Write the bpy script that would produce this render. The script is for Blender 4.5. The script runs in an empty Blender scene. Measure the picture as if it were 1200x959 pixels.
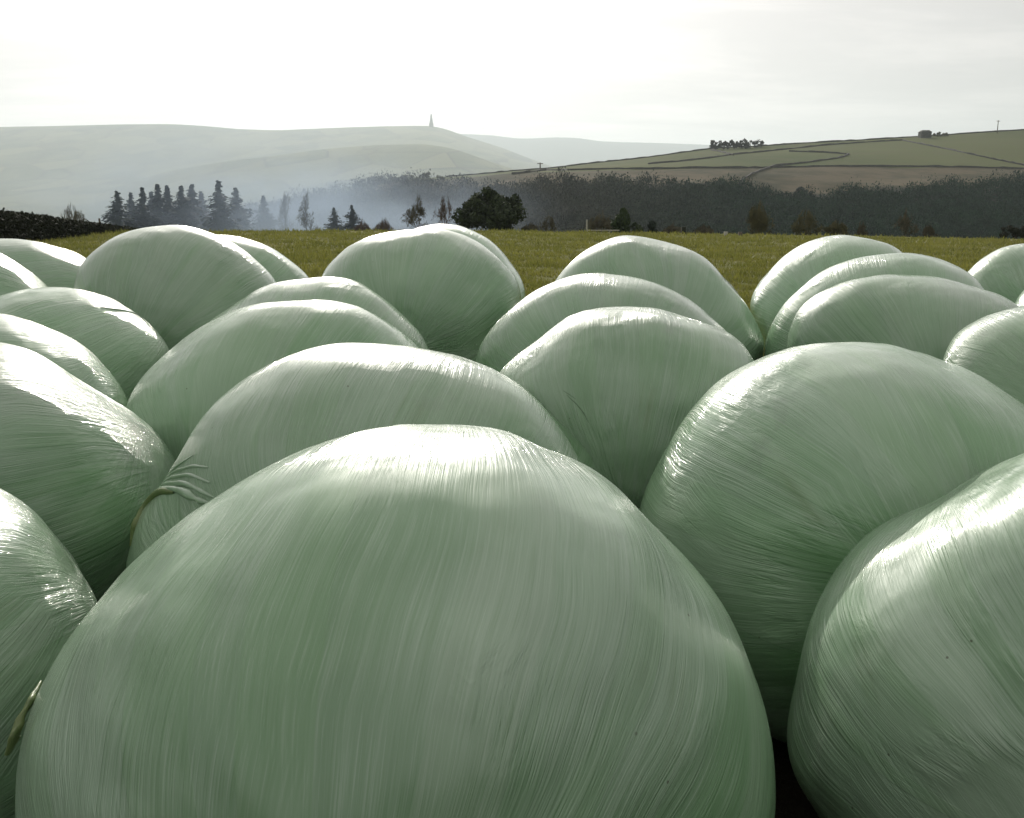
import bpy, math, random
import numpy as np
from mathutils import Vector, Matrix, Euler
from mathutils.bvhtree import BVHTree

random.seed(7); RNG = np.random.default_rng(7)
sc = bpy.context.scene
col = sc.collection

# ------------------------------------------------------------------ camera
W0, H0, F0 = 1200.0, 959.0, 1153.0
CAM_Z = 1.66
PITCH = math.atan((H0/2 - 235.0)/F0)
cp, sp = math.cos(PITCH), math.sin(PITCH)
cam_d = bpy.data.cameras.new('camera'); cam = bpy.data.objects.new('camera', cam_d); col.objects.link(cam)
cam.location = (0, 0, CAM_Z); cam.rotation_euler = (math.pi/2 - PITCH, 0, 0)
cam_d.sensor_fit = 'HORIZONTAL'; cam_d.sensor_width = 36; cam_d.lens = F0/W0*36
cam_d.clip_start = 0.05; cam_d.clip_end = 30000
sc.camera = cam

def ray(px, py):
    u = (px - W0/2)/F0; v = (H0/2 - py)/F0
    return np.array([u, cp + v*sp, -sp + v*cp])
def at(px, py, Y):
    r = ray(px, py); return np.array([0, 0, CAM_Z]) + r*(Y/r[1])
def project(P):
    d = P - np.array([0, 0, CAM_Z])
    depth = d[..., 1]*cp - d[..., 2]*sp
    v = d[..., 1]*sp + d[..., 2]*cp
    return W0/2 + F0*d[..., 0]/depth, H0/2 - F0*v/depth

# ------------------------------------------------------------------ numpy value noise
def _h(ix, iy, iz, s):
    n = (ix*73856093) ^ (iy*19349663) ^ (iz*83492791) ^ (s*2654435761 & 0x7fffffff)
    n = (n ^ (n >> 13)) * 1274126177 & 0x7fffffff
    n = (n ^ (n >> 16)) * 668265263 & 0x7fffffff
    return ((n >> 8) & 0xffff)/32767.5 - 1.0
def vnoise(P, s=0):
    P = np.asarray(P, float); i = np.floor(P).astype(np.int64); f = P - i
    f = f*f*f*(f*(f*6-15)+10); x, y, z = i[..., 0], i[..., 1], i[..., 2]
    r = 0
    for dx in (0, 1):
        for dy in (0, 1):
            for dz in (0, 1):
                w = (f[..., 0] if dx else 1-f[..., 0])*(f[..., 1] if dy else 1-f[..., 1])*(f[..., 2] if dz else 1-f[..., 2])
                r = r + w*_h(x+dx, y+dy, z+dz, s)
    return r
def fbm(P, s=0, o=4):
    r = 0; a = 1.0
    for k in range(o): r = r + a*vnoise(P*(2.03**k), s+k); a *= .5
    return r

# ------------------------------------------------------------------ object helpers
def tag(o, label=None, cat=None, group=None, kind=None):
    if label: o['label'] = label
    if cat: o['category'] = cat
    if group: o['group'] = group
    if kind: o['kind'] = kind
    return o
def mesh_np(name, V, Fq, mats, smooth=True, mat_idx=None):
    V = np.ascontiguousarray(V, dtype=np.float32)
    Fq = np.ascontiguousarray(Fq, dtype=np.int32); k = Fq.shape[1]; n = len(Fq)
    m = bpy.data.meshes.new(name)
    m.vertices.add(len(V)); m.vertices.foreach_set('co', V.ravel())
    m.loops.add(n*k); m.loops.foreach_set('vertex_index', Fq.ravel())
    m.polygons.add(n); m.polygons.foreach_set('loop_start', np.arange(0, n*k, k, dtype=np.int32))
    try: m.polygons.foreach_set('loop_total', np.full(n, k, dtype=np.int32))
    except Exception: pass
    m.polygons.foreach_set('use_smooth', np.full(n, smooth))
    for mt in (mats if isinstance(mats, (list, tuple)) else [mats]): m.materials.append(mt)
    if mat_idx is not None: m.polygons.foreach_set('material_index', np.asarray(mat_idx, dtype=np.int32))
    m.update(calc_edges=True); m.validate()
    return m
def obj(name, mesh, parent=None, loc=None):
    o = bpy.data.objects.new(name, mesh); col.objects.link(o)
    if parent: o.parent = parent
    if loc is not None: o.location = loc
    return o
def empty(name, loc, rz=0.0):
    o = bpy.data.objects.new(name, None); col.objects.link(o); o.empty_display_size = .2
    o.location = tuple(float(v) for v in loc); o.rotation_euler = (0, 0, rz); return o
class MB:
    def __init__(s): s.v = []; s.f = []; s.n = 0
    def add(s, V, Fc):
        V = np.asarray(V, float); s.v.append(V); s.f.append(np.asarray(Fc, int) + s.n); s.n += len(V)
    def quads_random(s, C, U, Wd):       # quads centred C with half axes U, Wd
        n = len(C); V = np.stack([C-U-Wd, C+U-Wd, C+U+Wd, C-U+Wd], 1).reshape(-1, 3)
        s.add(V, np.arange(4*n).reshape(n, 4))
    def tube(s, pts, rad, k=5):
        pts = np.asarray(pts, float); rad = np.asarray(rad, float); n = len(pts)
        T = np.gradient(pts, axis=0); T /= np.linalg.norm(T, axis=1)[:, None] + 1e-9
        ref = np.array([0, 0, 1.]) if abs(T[0][2]) < .9 else np.array([1., 0, 0])
        A = np.cross(T, ref); A /= np.linalg.norm(A, axis=1)[:, None] + 1e-9; B = np.cross(T, A)
        th = np.linspace(0, 2*math.pi, k, endpoint=False)
        V = pts[:, None] + rad[:, None, None]*(np.cos(th)[None, :, None]*A[:, None] + np.sin(th)[None, :, None]*B[:, None])
        i = np.arange(n-1)[:, None]*k; j = np.arange(k)[None]; j2 = (j+1) % k
        s.add(V.reshape(-1, 3), np.stack([i+j, i+j2, i+k+j2, i+k+j], -1).reshape(-1, 4))
    def box(s, c, h, rz=0, taper=1.0):
        c = np.asarray(c, float); h = np.asarray(h, float)
        V = []
        for z in (-1, 1):
            t = taper if z > 0 else 1
            for x, y in ((-1, -1), (1, -1), (1, 1), (-1, 1)):
                X, Y = x*h[0]*t, y*h[1]*t
                V.append([c[0]+X*math.cos(rz)-Y*math.sin(rz), c[1]+X*math.sin(rz)+Y*math.cos(rz), c[2]+z*h[2]])
        s.add(V, [[3, 2, 1, 0], [4, 5, 6, 7], [0, 1, 5, 4], [1, 2, 6, 5], [2, 3, 7, 6], [3, 0, 4, 7]])
    def mesh(s, name, mat, smooth=False): return mesh_np(name, np.concatenate(s.v), np.concatenate(s.f), mat, smooth)

# ------------------------------------------------------------------ materials
def new_mat(name):
    m = bpy.data.materials.new(name); m.use_nodes = True
    nt = m.node_tree; b = nt.nodes['Principled BSDF']; return m, nt, b
class NT:
    def __init__(s, nt): s.nt = nt
    def n(s, typ, ins=None, **kw):
        nd = s.nt.nodes.new(typ)
        for k, v in kw.items(): setattr(nd, k, v)
        for k, v in (ins or {}).items():
            i = nd.inputs[k]
            if hasattr(v, 'is_linked') or isinstance(v, bpy.types.NodeSocket): s.nt.links.new(v, i)
            else: i.default_value = v
        return nd
    def math(s, op, a, b=None, c=None, clamp=False):
        nd = s.nt.nodes.new('ShaderNodeMath'); nd.operation = op; nd.use_clamp = clamp
        for i, v in enumerate((a, b, c)):
            if v is None: continue
            if isinstance(v, bpy.types.NodeSocket): s.nt.links.new(v, nd.inputs[i])
            else: nd.inputs[i].default_value = v
        return nd.outputs[0]
    def vmath(s, op, a, b=None, scale=None):
        nd = s.nt.nodes.new('ShaderNodeVectorMath'); nd.operation = op
        for i, v in enumerate((a, b)):
            if v is None: continue
            if isinstance(v, bpy.types.NodeSocket): s.nt.links.new(v, nd.inputs[i])
            else: nd.inputs[i].default_value = v
        if scale is not None:
            if isinstance(scale, bpy.types.NodeSocket): s.nt.links.new(scale, nd.inputs['Scale'])
            else: nd.inputs['Scale'].default_value = scale
        return nd.outputs[0]
    def noise(s, vec, scale, detail=3, rough=.5, dist=0):
        return s.n('ShaderNodeTexNoise', {'Vector': vec, 'Scale': scale, 'Detail': detail, 'Roughness': rough, 'Distortion': dist}).outputs['Fac']
    def ramp(s, fac, stops, interp='LINEAR'):
        nd = s.n('ShaderNodeValToRGB', {'Fac': fac}); cr = nd.color_ramp; cr.interpolation = interp
        while len(cr.elements) < len(stops): cr.elements.new(.5)
        for e, (p, c) in zip(cr.elements, stops):
            e.position = p; e.color = (c[0], c[1], c[2], 1) if hasattr(c, '__len__') else (c, c, c, 1)
        return nd.outputs['Color']
    def mix(s, fac, a, b, blend='MIX'):
        nd = s.nt.nodes.new('ShaderNodeMix'); nd.data_type = 'RGBA'; nd.blend_type = blend
        for i, v in ((0, fac), (6, a), (7, b)):
            if isinstance(v, bpy.types.NodeSocket): s.nt.links.new(v, nd.inputs[i])
            elif i and len(v) == 3: nd.inputs[i].default_value = (*v, 1)
            else: nd.inputs[i].default_value = v
        return nd.outputs[2]
    def maprange(s, v, a, b, c=0., d=1., smooth=False):
        nd = s.n('ShaderNodeMapRange', {'Value': v, 'From Min': a, 'From Max': b, 'To Min': c, 'To Max': d})
        if smooth: nd.interpolation_type = 'SMOOTHSTEP'
        return nd.outputs[0]

def film_material():
    m, nt, b = new_mat('stretch_film'); N = NT(nt)
    tc = N.n('ShaderNodeTexCoord').outputs['Object']
    rnd = N.n('ShaderNodeObjectInfo').outputs['Random']
    off = N.math('MULTIPLY', rnd, 37.0)
    offv = N.n('ShaderNodeCombineXYZ', {'X': off, 'Y': off, 'Z': off}).outputs[0]
    P0 = N.vmath('ADD', tc, offv)
    # slight wander of the wraps
    wn = N.n('ShaderNodeTexNoise', {'Vector': P0, 'Scale': 1.7, 'Detail': 2.0}).outputs['Color']
    wn = N.vmath('SUBTRACT', wn, (.5, .5, .5)); wn = N.vmath('SCALE', wn, scale=.08)
    P = N.vmath('ADD', tc, wn)
    def family(rot):
        R = N.n('ShaderNodeVectorRotate', {'Vector': P, 'Rotation': rot}, rotation_type='EULER_XYZ').outputs[0]
        s_ = N.n('ShaderNodeSeparateXYZ', {'Vector': R})
        x, y, z = s_.outputs[0], s_.outputs[1], s_.outputs[2]
        rr = N.math('SQRT', N.math('ADD', N.math('ADD', N.math('MULTIPLY', x, x), N.math('MULTIPLY', z, z)), .002))
        return (N.n('ShaderNodeCombineXYZ', {'X': N.math('DIVIDE', x, rr), 'Y': N.math('MULTIPLY', y, .03), 'Z': N.math('DIVIDE', z, rr)}).outputs[0])
    def lay(v, k):    # add per-bale offset
        return N.vmath('ADD', N.vmath('SCALE', v, scale=k), offv)
    A = family((.12, 0, .10)); B = family((-.22, .1, .22))
    m1 = N.maprange(N.noise(P0, 2.1, 2), .42, .58, smooth=True)
    def mixf(fac, a, c): return N.math('ADD', a, N.math('MULTIPLY', fac, N.math('SUBTRACT', c, a)))
    def tri(scale, det=2, rough=.55):
        a = N.noise(lay(A, scale), 1, det, rough); c = N.noise(lay(B, scale*.9), 1, det, rough)
        return mixf(m1, a, c)
    coarse = tri(8, 2); mid = tri(38, 2, .6); fine = tri(185, 3, .65)
    # where the film is puckered (wrinkle strength varies over the bale)
    puck = N.maprange(N.noise(P0, 2.6, 3), .35, .68, .25, 1.0, smooth=True)
    # film band edges (a step where a wrap ends)
    be = N.noise(lay(A, 4.2), 1, 1); band = N.maprange(be, .495, .505)
    be2 = N.noise(lay(B, 2.3), 1, 1); band2 = N.maprange(be2, .53, .54)
    h = N.math('MULTIPLY', mid, N.math('MULTIPLY', puck, .85))
    h = N.math('ADD', h, N.math('MULTIPLY', fine, N.math('MULTIPLY', puck, .50)))
    h = N.math('ADD', h, N.math('MULTIPLY', coarse, .35))
    # short puckers and crinkles where the film gathers
    sA = N.vmath('MULTIPLY', A, (20, 330, 20)); sA = N.vmath('ADD', sA, offv)
    cr1 = N.noise(sA, 1, 3, .6, .6); cmk = N.maprange(N.noise(P0, 3.4, 2), .52, .68, smooth=True)
    h = N.math('ADD', h, N.math('MULTIPLY', N.math('MULTIPLY', cr1, cmk), 1.0))
    h = N.math('ADD', h, N.math('MULTIPLY', N.math('ADD', band, band2), .05))
    bump = N.n('ShaderNodeBump', {'Height': h, 'Strength': 1.0, 'Distance': .0065})
    nt.links.new(bump.outputs[0], b.inputs['Normal'])
    nt.links.new(bump.outputs[0], b.inputs['Coat Normal'])
    # colour
    big = N.noise(P0, 1.5, 3, .5)
    c = N.mix(N.maprange(big, .36, .64, smooth=True), (.155, .30, .148), (.285, .42, .285))
    c = N.mix(N.math('MULTIPLY', N.maprange(coarse, .4, .62), .12), c, (.32, .48, .32))
    c = N.mix(N.math('MULTIPLY', N.maprange(mid, .45, .7), .20), c, (.42, .56, .42))
    c = N.mix(N.math('MULTIPLY', N.maprange(fine, .50, .70), .30), c, (.11, .25, .08))
    c = N.mix(N.math('MULTIPLY', N.maprange(fine, .48, .33), .25), c, (.50, .63, .50))
    c = N.mix(N.math('MULTIPLY', band, .17), c, (.17, .38, .14))
    c = N.mix(N.math('MULTIPLY', band2, .14), c, (.44, .54, .42))
    tone = N.maprange(rnd, 0, 1, .86, 1.14); c = N.mix(1.0, c, N.n('ShaderNodeCombineColor', {0: tone, 1: tone, 2: tone}).outputs[0], 'MULTIPLY')
    # greenish grime smears and specks
    sm = N.math('MULTIPLY', N.maprange(N.noise(lay(B, 5), 1, 4, .65), .58, .72), N.maprange(N.noise(P0, 4.5, 3), .5, .64))
    c = N.mix(N.math('MULTIPLY', sm, .42), c, (.15, .21, .09))
    wm = N.math('MULTIPLY', N.maprange(N.noise(P0, 7, 5, .7), .55, .66), N.maprange(N.noise(P0, 1.3, 2), .48, .62, smooth=True))
    c = N.mix(N.math('MULTIPLY', wm, .30), c, (.20, .25, .20))
    vo = N.n('ShaderNodeTexVoronoi', {'Vector': P0, 'Scale': 16.0, 'Randomness': 1.0})
    spk = N.math('MULTIPLY', N.maprange(vo.outputs['Distance'], .03, .055, 1., 0.), N.maprange(N.noise(P0, 5, 2), .5, .6))
    c = N.mix(N.math('MULTIPLY', spk, .75), c, (.06, .06, .03))
    nt.links.new(c, b.inputs['Base Color'])
    rg = N.maprange(N.noise(P0, 6, 4, .6), .3, .7, .30, .46)
    nt.links.new(rg, b.inputs['Roughness'])
    b.inputs['Specular IOR Level'].default_value = .7
    b.inputs['Coat Weight'].default_value = .9; b.inputs['Coat Roughness'].default_value = .11
    return m
FILM = film_material()

def simple(name, color, rough=.8, var=None, scale=1.0, spec=.3, pos=False):
    m, nt, b = new_mat(name); N = NT(nt)
    b.inputs['Roughness'].default_value = rough; b.inputs['Specular IOR Level'].default_value = spec
    if var:
        v = N.n('ShaderNodeNewGeometry').outputs['Position'] if pos else N.n('ShaderNodeTexCoord').outputs['Object']
        f = N.maprange(N.noise(v, scale, 4, .6), .3, .7)
        nt.links.new(N.mix(f, color, var), b.inputs['Base Color'])
    else: b.inputs['Base Color'].default_value = (*color, 1)
    return m
M_BARK = simple('bark', (.035, .03, .025), .9, (.07, .06, .045), 8)
M_TWIG = simple('bare_twigs', (.075, .07, .045), .9, (.12, .11, .065), 1.5)
M_TWIGR = simple('reddish_twigs', (.085, .06, .04), .9, (.12, .085, .06), 1.5)
M_FIR = simple('fir_needles', (.012, .024, .016), .8, (.025, .042, .026), 1.2)
M_PINE = simple('pine_needles', (.020, .036, .012), .75, (.040, .060, .020), 1.6)
M_YEW = simple('bright_conifer', (.022, .042, .012), .75, (.045, .075, .022), 1.6)
M_SHRUB = simple('olive_shrub', (.07, .072, .03), .85, (.13, .12, .05), 2)
M_HEDGE = simple('hedge_leaves', (.010, .016, .007), .85, (.026, .030, .012), .9)
M_STONE = simple('dry_stone', (.045, .046, .040), .9, (.085, .082, .07), .8, pos=True)
M_PALE = simple('pale_paint', (.5, .5, .44), .7, (.35, .34, .28), 9)
M_WOODP = simple('weathered_post', (.09, .08, .06), .9, (.16, .14, .11), 12)
M_MON = simple('gritstone', (.10, .10, .09), .9, (.14, .13, .12), .3)
M_TAIL = simple('twisted_film', (.08, .13, .04), .4, (.17, .22, .08), 22, .5)

M_EDGE = simple('dark_film_mark', (.10, .17, .10), .5, (.16, .26, .15), 12, .3)  # darker green film for the wrap edge and the scuffed crease
def grass_ground():
    m, nt, b = new_mat('pasture_ground'); N = NT(nt)
    p = N.n('ShaderNodeNewGeometry').outputs['Position']
    a = N.noise(p, .35, 5, .6); s = N.noise(p, 9, 4, .7)
    c = N.mix(N.maprange(a, .35, .65), (.11, .13, .026), (.165, .165, .042))
    c = N.mix(N.math('MULTIPLY', N.maprange(s, .4, .7), .6), c, (.115, .10, .035))
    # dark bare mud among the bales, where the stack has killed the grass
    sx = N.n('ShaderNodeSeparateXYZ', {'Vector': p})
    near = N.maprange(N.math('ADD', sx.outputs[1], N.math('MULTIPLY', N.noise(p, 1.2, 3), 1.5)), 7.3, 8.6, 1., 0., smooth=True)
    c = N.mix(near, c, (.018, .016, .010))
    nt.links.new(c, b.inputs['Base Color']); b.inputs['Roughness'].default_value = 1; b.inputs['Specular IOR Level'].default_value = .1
    bp = N.n('ShaderNodeBump', {'Height': N.noise(p, 14, 5, .7), 'Strength': .8, 'Distance': .06})
    nt.links.new(bp.outputs[0], b.inputs['Normal'])
    return m
M_GROUND = grass_ground()

def hill_material(name, c1, c2, c3, s1, s2, line=None, stretch=(1, 1, 1)):
    m, nt, b = new_mat(name); N = NT(nt)
    p = N.n('ShaderNodeNewGeometry').outputs['Position']
    p = N.vmath('MULTIPLY', p, stretch)
    c = N.mix(N.maprange(N.noise(p, s1, 5, .6), .35, .65), c1, c2)
    c = N.mix(N.math('MULTIPLY', N.maprange(N.noise(p, s2, 5, .7), .45, .65), .7), c, c3)
    if line:
        v = N.n('ShaderNodeTexVoronoi', {'Vector': p, 'Scale': line}, feature='DISTANCE_TO_EDGE').outputs['Distance']
        c = N.mix(N.math('MULTIPLY', N.maprange(v, .015, .05, 1., 0.), .8), c, (.02, .02, .018))
        v2 = N.n('ShaderNodeTexVoronoi', {'Vector': p, 'Scale': line}).outputs['Color']
        c = N.mix(N.math('MULTIPLY', N.n('ShaderNodeSeparateXYZ', {'Vector': v2}).outputs[0], .95), c, c3)
    nt.links.new(c, b.inputs['Base Color']); b.inputs['Roughness'].default_value = 1; b.inputs['Specular IOR Level'].default_value = .05
    return m

# ------------------------------------------------------------------ ground
def field_h(x, y):
    x = np.asarray(x, float); y = np.asarray(y, float)
    base = np.interp(y, [-500, 0, 2, 6, 12, 30, 60], [-20, 0, 0, .12, .12, -.02, -.16])
    t = np.clip(y/60, 0, 1.0)
    base = base - .018*np.clip(x, 0, 60)*t + .003*np.clip(-x, 0, 60)*t
    edge = 60 + 3*np.sin(x*.05)
    d = np.clip(y-edge, 0, None)
    base = base - d*.055 - np.clip(d-85, 0, None)*.16
    side = np.clip(np.abs(x)-110, 0, None); base = base - side*.12
    return np.maximum(base, -70.0)
def bumpy(x, y):
    P = np.stack([x, y, 0*x], -1); near = np.clip((y-7)/6, 0, 1)*np.clip((70-y)/10, 0, 1)
    return (vnoise(P*.35, 3)*.05 + vnoise(P*1.3, 4)*.03)*near
def ground_z(x, y): return float(field_h(x, y) + bumpy(np.array([float(x)]), np.array([float(y)]))[0])

def build_ground():
    xs = np.unique(np.concatenate([-np.geomspace(60, 14000, 28), np.linspace(-60, 60, 241), np.geomspace(60, 14000, 28)]))
    ys = np.unique(np.concatenate([-np.geomspace(6, 1500, 16), np.linspace(-6, 80, 260), np.geomspace(80, 14500, 64)]))
    X, Y = np.meshgrid(xs, ys); Z = field_h(X, Y) + bumpy(X, Y)
    V = np.stack([X, Y, Z], -1).reshape(-1, 3); nx = len(xs); ny = len(ys)
    i = (np.arange(ny-1)[:, None]*nx + np.arange(nx-1)[None]).ravel()
    o = obj('ground', mesh_np('ground', V, np.stack([i, i+1, i+nx+1, i+nx], 1), M_GROUND)); tag(o, kind='structure')
build_ground()

def build_grass():
    n = 230000
    # density falls with distance; wedge the camera side of the field edge, some margin each side
    u = RNG.random(n); y = 7.2*np.exp(u*math.log(62/7.2)); x = (RNG.random(n)*2-1)*(y*.60+1.2)
    cl = vnoise(np.stack([x*1.1, y*1.1, 0*x], -1), 21) + .6*vnoise(np.stack([x*4, y*4, 0*x], -1), 22)
    keep = cl > -.55; x = x[keep]; y = y[keep]; cl = cl[keep]; n = len(x)
    z = field_h(x, y) + bumpy(x, y)
    hgt = (.035+.05*RNG.random(n))*(1+.9*np.clip(cl, 0, 1))*(1+y/70); wd = (.0035+.004*RNG.random(n))*(1+y/10)
    a = RNG.random(n)*6.283; l = RNG.normal(0, .4, (n, 2))
    bx = np.cos(a)*wd; by = np.sin(a)*wd
    V = np.zeros((n, 3, 3))
    V[:, 0] = np.stack([x-bx, y-by, z-.01], -1); V[:, 1] = np.stack([x+bx, y+by, z-.01], -1)
    V[:, 2] = np.stack([x+l[:, 0]*hgt, y+l[:, 1]*hgt, z+hgt], -1)
    m, nt, b = new_mat('grass_blades'); N = NT(nt)
    p = N.n('ShaderNodeNewGeometry').outputs['Position']
    c = N.mix(N.maprange(N.noise(N.vmath('MULTIPLY', p, (.5, 1.6, 1)), .5, 5, .65), .38, .62), (.125, .145, .028), (.24, .245, .05)) if True else N.mix(N.maprange(N.noise(p, .5, 4, .6), .35, .65), (.165, .20, .034), (.26, .265, .06))
    c = N.mix(N.math('MULTIPLY', N.maprange(N.noise(p, 30, 2), .5, .65), .6), c, (.24, .21, .08))
    nt.links.new(c, b.inputs['Base Color']); b.inputs['Roughness'].default_value = .6
    b.inputs['Specular IOR Level'].default_value = .25
    tr = N.n('ShaderNodeBsdfTranslucent', {'Color': c}); mx = N.n('ShaderNodeMixShader', {'Fac': .4})
    nt.links.new(b.outputs[0], mx.inputs[1]); nt.links.new(tr.outputs[0], mx.inputs[2])
    nt.links.new(mx.outputs[0], nt.nodes['Material Output'].inputs['Surface'])
    o = obj('pasture_grass', mesh_np('pasture_grass', V.reshape(-1, 3), np.arange(3*n).reshape(n, 3), m, False))
    tag(o, 'short olive green grass covering the pasture behind the bales', 'grass', kind='stuff')
build_grass()

# ------------------------------------------------------------------ bales
def rotation_to(pole):
    """local +Y axis -> -pole, so that the film's wraps meet at the pole"""
    y = -Vector(pole).normalized(); x = Vector((0, 0, 1)).cross(y) * -1
    if x.length < .1: x = Vector((1, 0, 0))
    x.normalize(); z = x.cross(y); return Matrix((x, y, z)).transposed()

def make_bale(spec):
    i, D, cx, ztop, outline, label = spec['id'], spec['D'], spec['cx'], spec['zt'], spec['o'], spec['label']
    L = spec.get('L', .56); R = spec.get('R', .64); yaw = None; pole = spec.get('pole', (0, -1, -.15))
    N_ = spec.get('N', 200); M_ = spec.get('M', 90); p = spec.get('p', 2.45); seed = 100+i*7
    c_guess = at(cx, 235 + (CAM_Z-.62)*F0/D, D)
    gz = float(field_h(c_guess[0], D)) - .01
    rv = (ztop-gz)/2; C = np.array([c_guess[0], D, gz+rv])
    # plan x: keep the projected centre on cx
    for _ in range(6):
        q = project(C)[0]; C[0] += (cx-float(q))/F0*D
    yaw = math.atan2(C[0], D)*spec.get('turn', .9)
    a = np.array([math.sin(yaw), math.cos(yaw), 0]); bb = np.array([math.cos(yaw), -math.sin(yaw), 0]); up = np.array([0, 0, 1.])
    th = np.linspace(0, 2*math.pi, N_, endpoint=False); be = np.linspace(-math.pi/2, math.pi/2, M_)
    sv = np.sign(np.sin(be))*np.abs(np.sin(be))**(2/p); rho = np.abs(np.cos(be))**(2/p)
    r0 = 1/((np.abs(np.cos(th))/R)**2.15 + (np.abs(np.sin(th))/rv)**2.15)**(1/2.15)
    scale = np.ones(N_)
    base_dir = np.cos(th)[:, None]*bb + np.sin(th)[:, None]*up
    def build(scale, wr=True):
        r = r0*scale
        P = C + rho[None, :, None]*r[:, None, None]*base_dir[:, None, :] + (sv*L)[None, :, None]*a
        d = P - C; n = d/np.linalg.norm(d, axis=-1)[..., None]
        q = n*1.9 + i*13.1
        disp = .024*vnoise(q*.75, seed) + .007*vnoise(q*1.7, seed+1) + .0022*vnoise(q*4.1, seed+2)
        if wr:
            # puckers that run along the wraps, from pole to rim
            pl = np.array(Vector(pole).normalized()); al = d@pl; perp = d - al[..., None]*pl
            e = perp/(np.linalg.norm(perp, axis=-1)[..., None]+.05)
            st = vnoise(e*7 + al[..., None]*.5, seed+3)*.5 + vnoise(e*19 + al[..., None]*.7, seed+4)*.28
            mask = np.clip(.55 + vnoise(n*3.1+7, seed+5), .15, 1)
            disp = disp + .0042*st*mask
        for (ang, bet, wdt, dep, ln) in spec.get('dents', ()):
            ta = np.angle(np.exp(1j*(th-math.radians(ang))))[:, None]; tb = (be - math.radians(bet))[None]
            disp = disp + dep*np.exp(-(ta/wdt)**2 - (tb/ln)**2)
        P = P + n*disp[..., None]
        low = P[..., 2] < gz+.05
        P[..., 2] = np.where(low, gz + .05*np.exp((P[..., 2]-gz-.05)/.05), P[..., 2])
        return P
    if outline:
        O = np.array(outline, float); c0 = np.array([float(v) for v in project(C)])
        fo = np.arctan2(-(O[:, 1]-c0[1]), O[:, 0]-c0[0]); ro = np.hypot(O[:, 0]-c0[0], O[:, 1]-c0[1])
        fo = np.where(fo < -math.pi/2, fo+2*math.pi, fo); k = np.argsort(fo); fo = fo[k]; ro = ro[k]
        NBN = 120; bins = -math.pi/2 + (np.arange(NBN)+.5)*2*math.pi/NBN
        KF = spec.get('K', 12); Bs = np.stack([np.ones(N_)] + [g_(k*th) for k in range(1, KF+1) for g_ in (np.cos, np.sin)], 1)
        PR = Bs @ np.linalg.pinv(Bs); colid = np.repeat(np.arange(N_), M_)
        tgt = np.interp(bins, fo, ro, left=np.nan, right=np.nan); g = ~np.isnan(tgt); lg = np.zeros(N_)
        for it in range(12):
            P = build(np.exp(lg)).reshape(-1, 3); X, Y = project(P)
            f = np.arctan2(-(Y-c0[1]), X-c0[0]); f = np.where(f < -math.pi/2, f+2*math.pi, f)
            r = np.hypot(X-c0[0], Y-c0[1]); idx = np.clip(((f+math.pi/2)/(2*math.pi)*NBN).astype(int), 0, NBN-1)
            order = np.lexsort((r, idx)); last = np.r_[np.where(np.diff(idx[order]))[0], len(order)-1]
            mx = np.full(NBN, np.nan); kc = np.zeros(NBN, int); sel = order[last]; mx[idx[sel]] = r[sel]; kc[idx[sel]] = colid[sel]
            ok = g & ~np.isnan(mx); ratio = tgt[ok]/mx[ok]; tk = th[kc[ok]]
            # correction as a smooth function of the column angle, fading outside the traced arc
            D_ = np.abs(np.angle(np.exp(1j*(th[:, None]-tk[None])))); wt = np.exp(-.5*(D_/.07)**2)
            near = np.exp(-(np.maximum(D_.min(1)-.1, 0)/.45)**2)
            wt = wt + 1e-9/(D_+.05)**2; cor = (wt*np.log(ratio)[None]).sum(1)/wt.sum(1)*near
            lg = PR @ np.clip(lg + .7*cor, -.3, .3)
        scale = np.exp(lg)
        rr = r0*scale
        print('bale %d C=(%.2f %.2f %.2f) r %.2f..%.2f err %.3f' % (i, *C, rr.min(), rr.max(), np.abs(ratio-1).max()))
    P = build(scale)
    pole_a = P[:, 0].mean(0); pole_b = P[:, -1].mean(0)
    body = P[:, 1:-1]; m_ = M_-2
    V = np.concatenate([body.reshape(-1, 3), [pole_a], [pole_b]])
    ii = np.arange(N_)[:, None]; jj = np.arange(m_-1)[None]; i2 = (ii+1) % N_
    Q = np.stack([ii*m_+jj, i2*m_+jj, i2*m_+jj+1, ii*m_+jj+1], -1).reshape(-1, 4)
    k = np.arange(N_); k2 = (k+1) % N_; pa = N_*m_; pb = pa+1
    ca = np.stack([k2*m_, k*m_, np.full(N_, pa), np.full(N_, pa)], 1)
    # caps as quads with the centre: pair up neighbouring columns
    ka = np.arange(0, N_, 2)
    capA = np.stack([((ka+2) % N_)*m_, ((ka+1) % N_)*m_, ka*m_, np.full(len(ka), pa)], 1)
    capB = np.stack([ka*m_+m_-1, ((ka+1) % N_)*m_+m_-1, ((ka+2) % N_)*m_+m_-1, np.full(len(ka), pb)], 1)
    Fq = np.concatenate([Q, capA, capB])
    Rm = rotation_to(pole); base = Vector((C[0], C[1], gz))
    Mi = np.array(Rm.transposed())
    # mesh origin at the bale's middle in local axes
    Vl = (V - C) @ Mi.T
    me = mesh_np('silage_bale', Vl, Fq, FILM)
    o = obj('silage_bale', me); o.matrix_world = Matrix.Translation(Vector(C)) @ Rm.to_4x4()
    tag(o, label, 'silage bale', 'pale green film wrapped silage bales standing in rows on the pasture')
    return o, C, V, Fq

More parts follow.
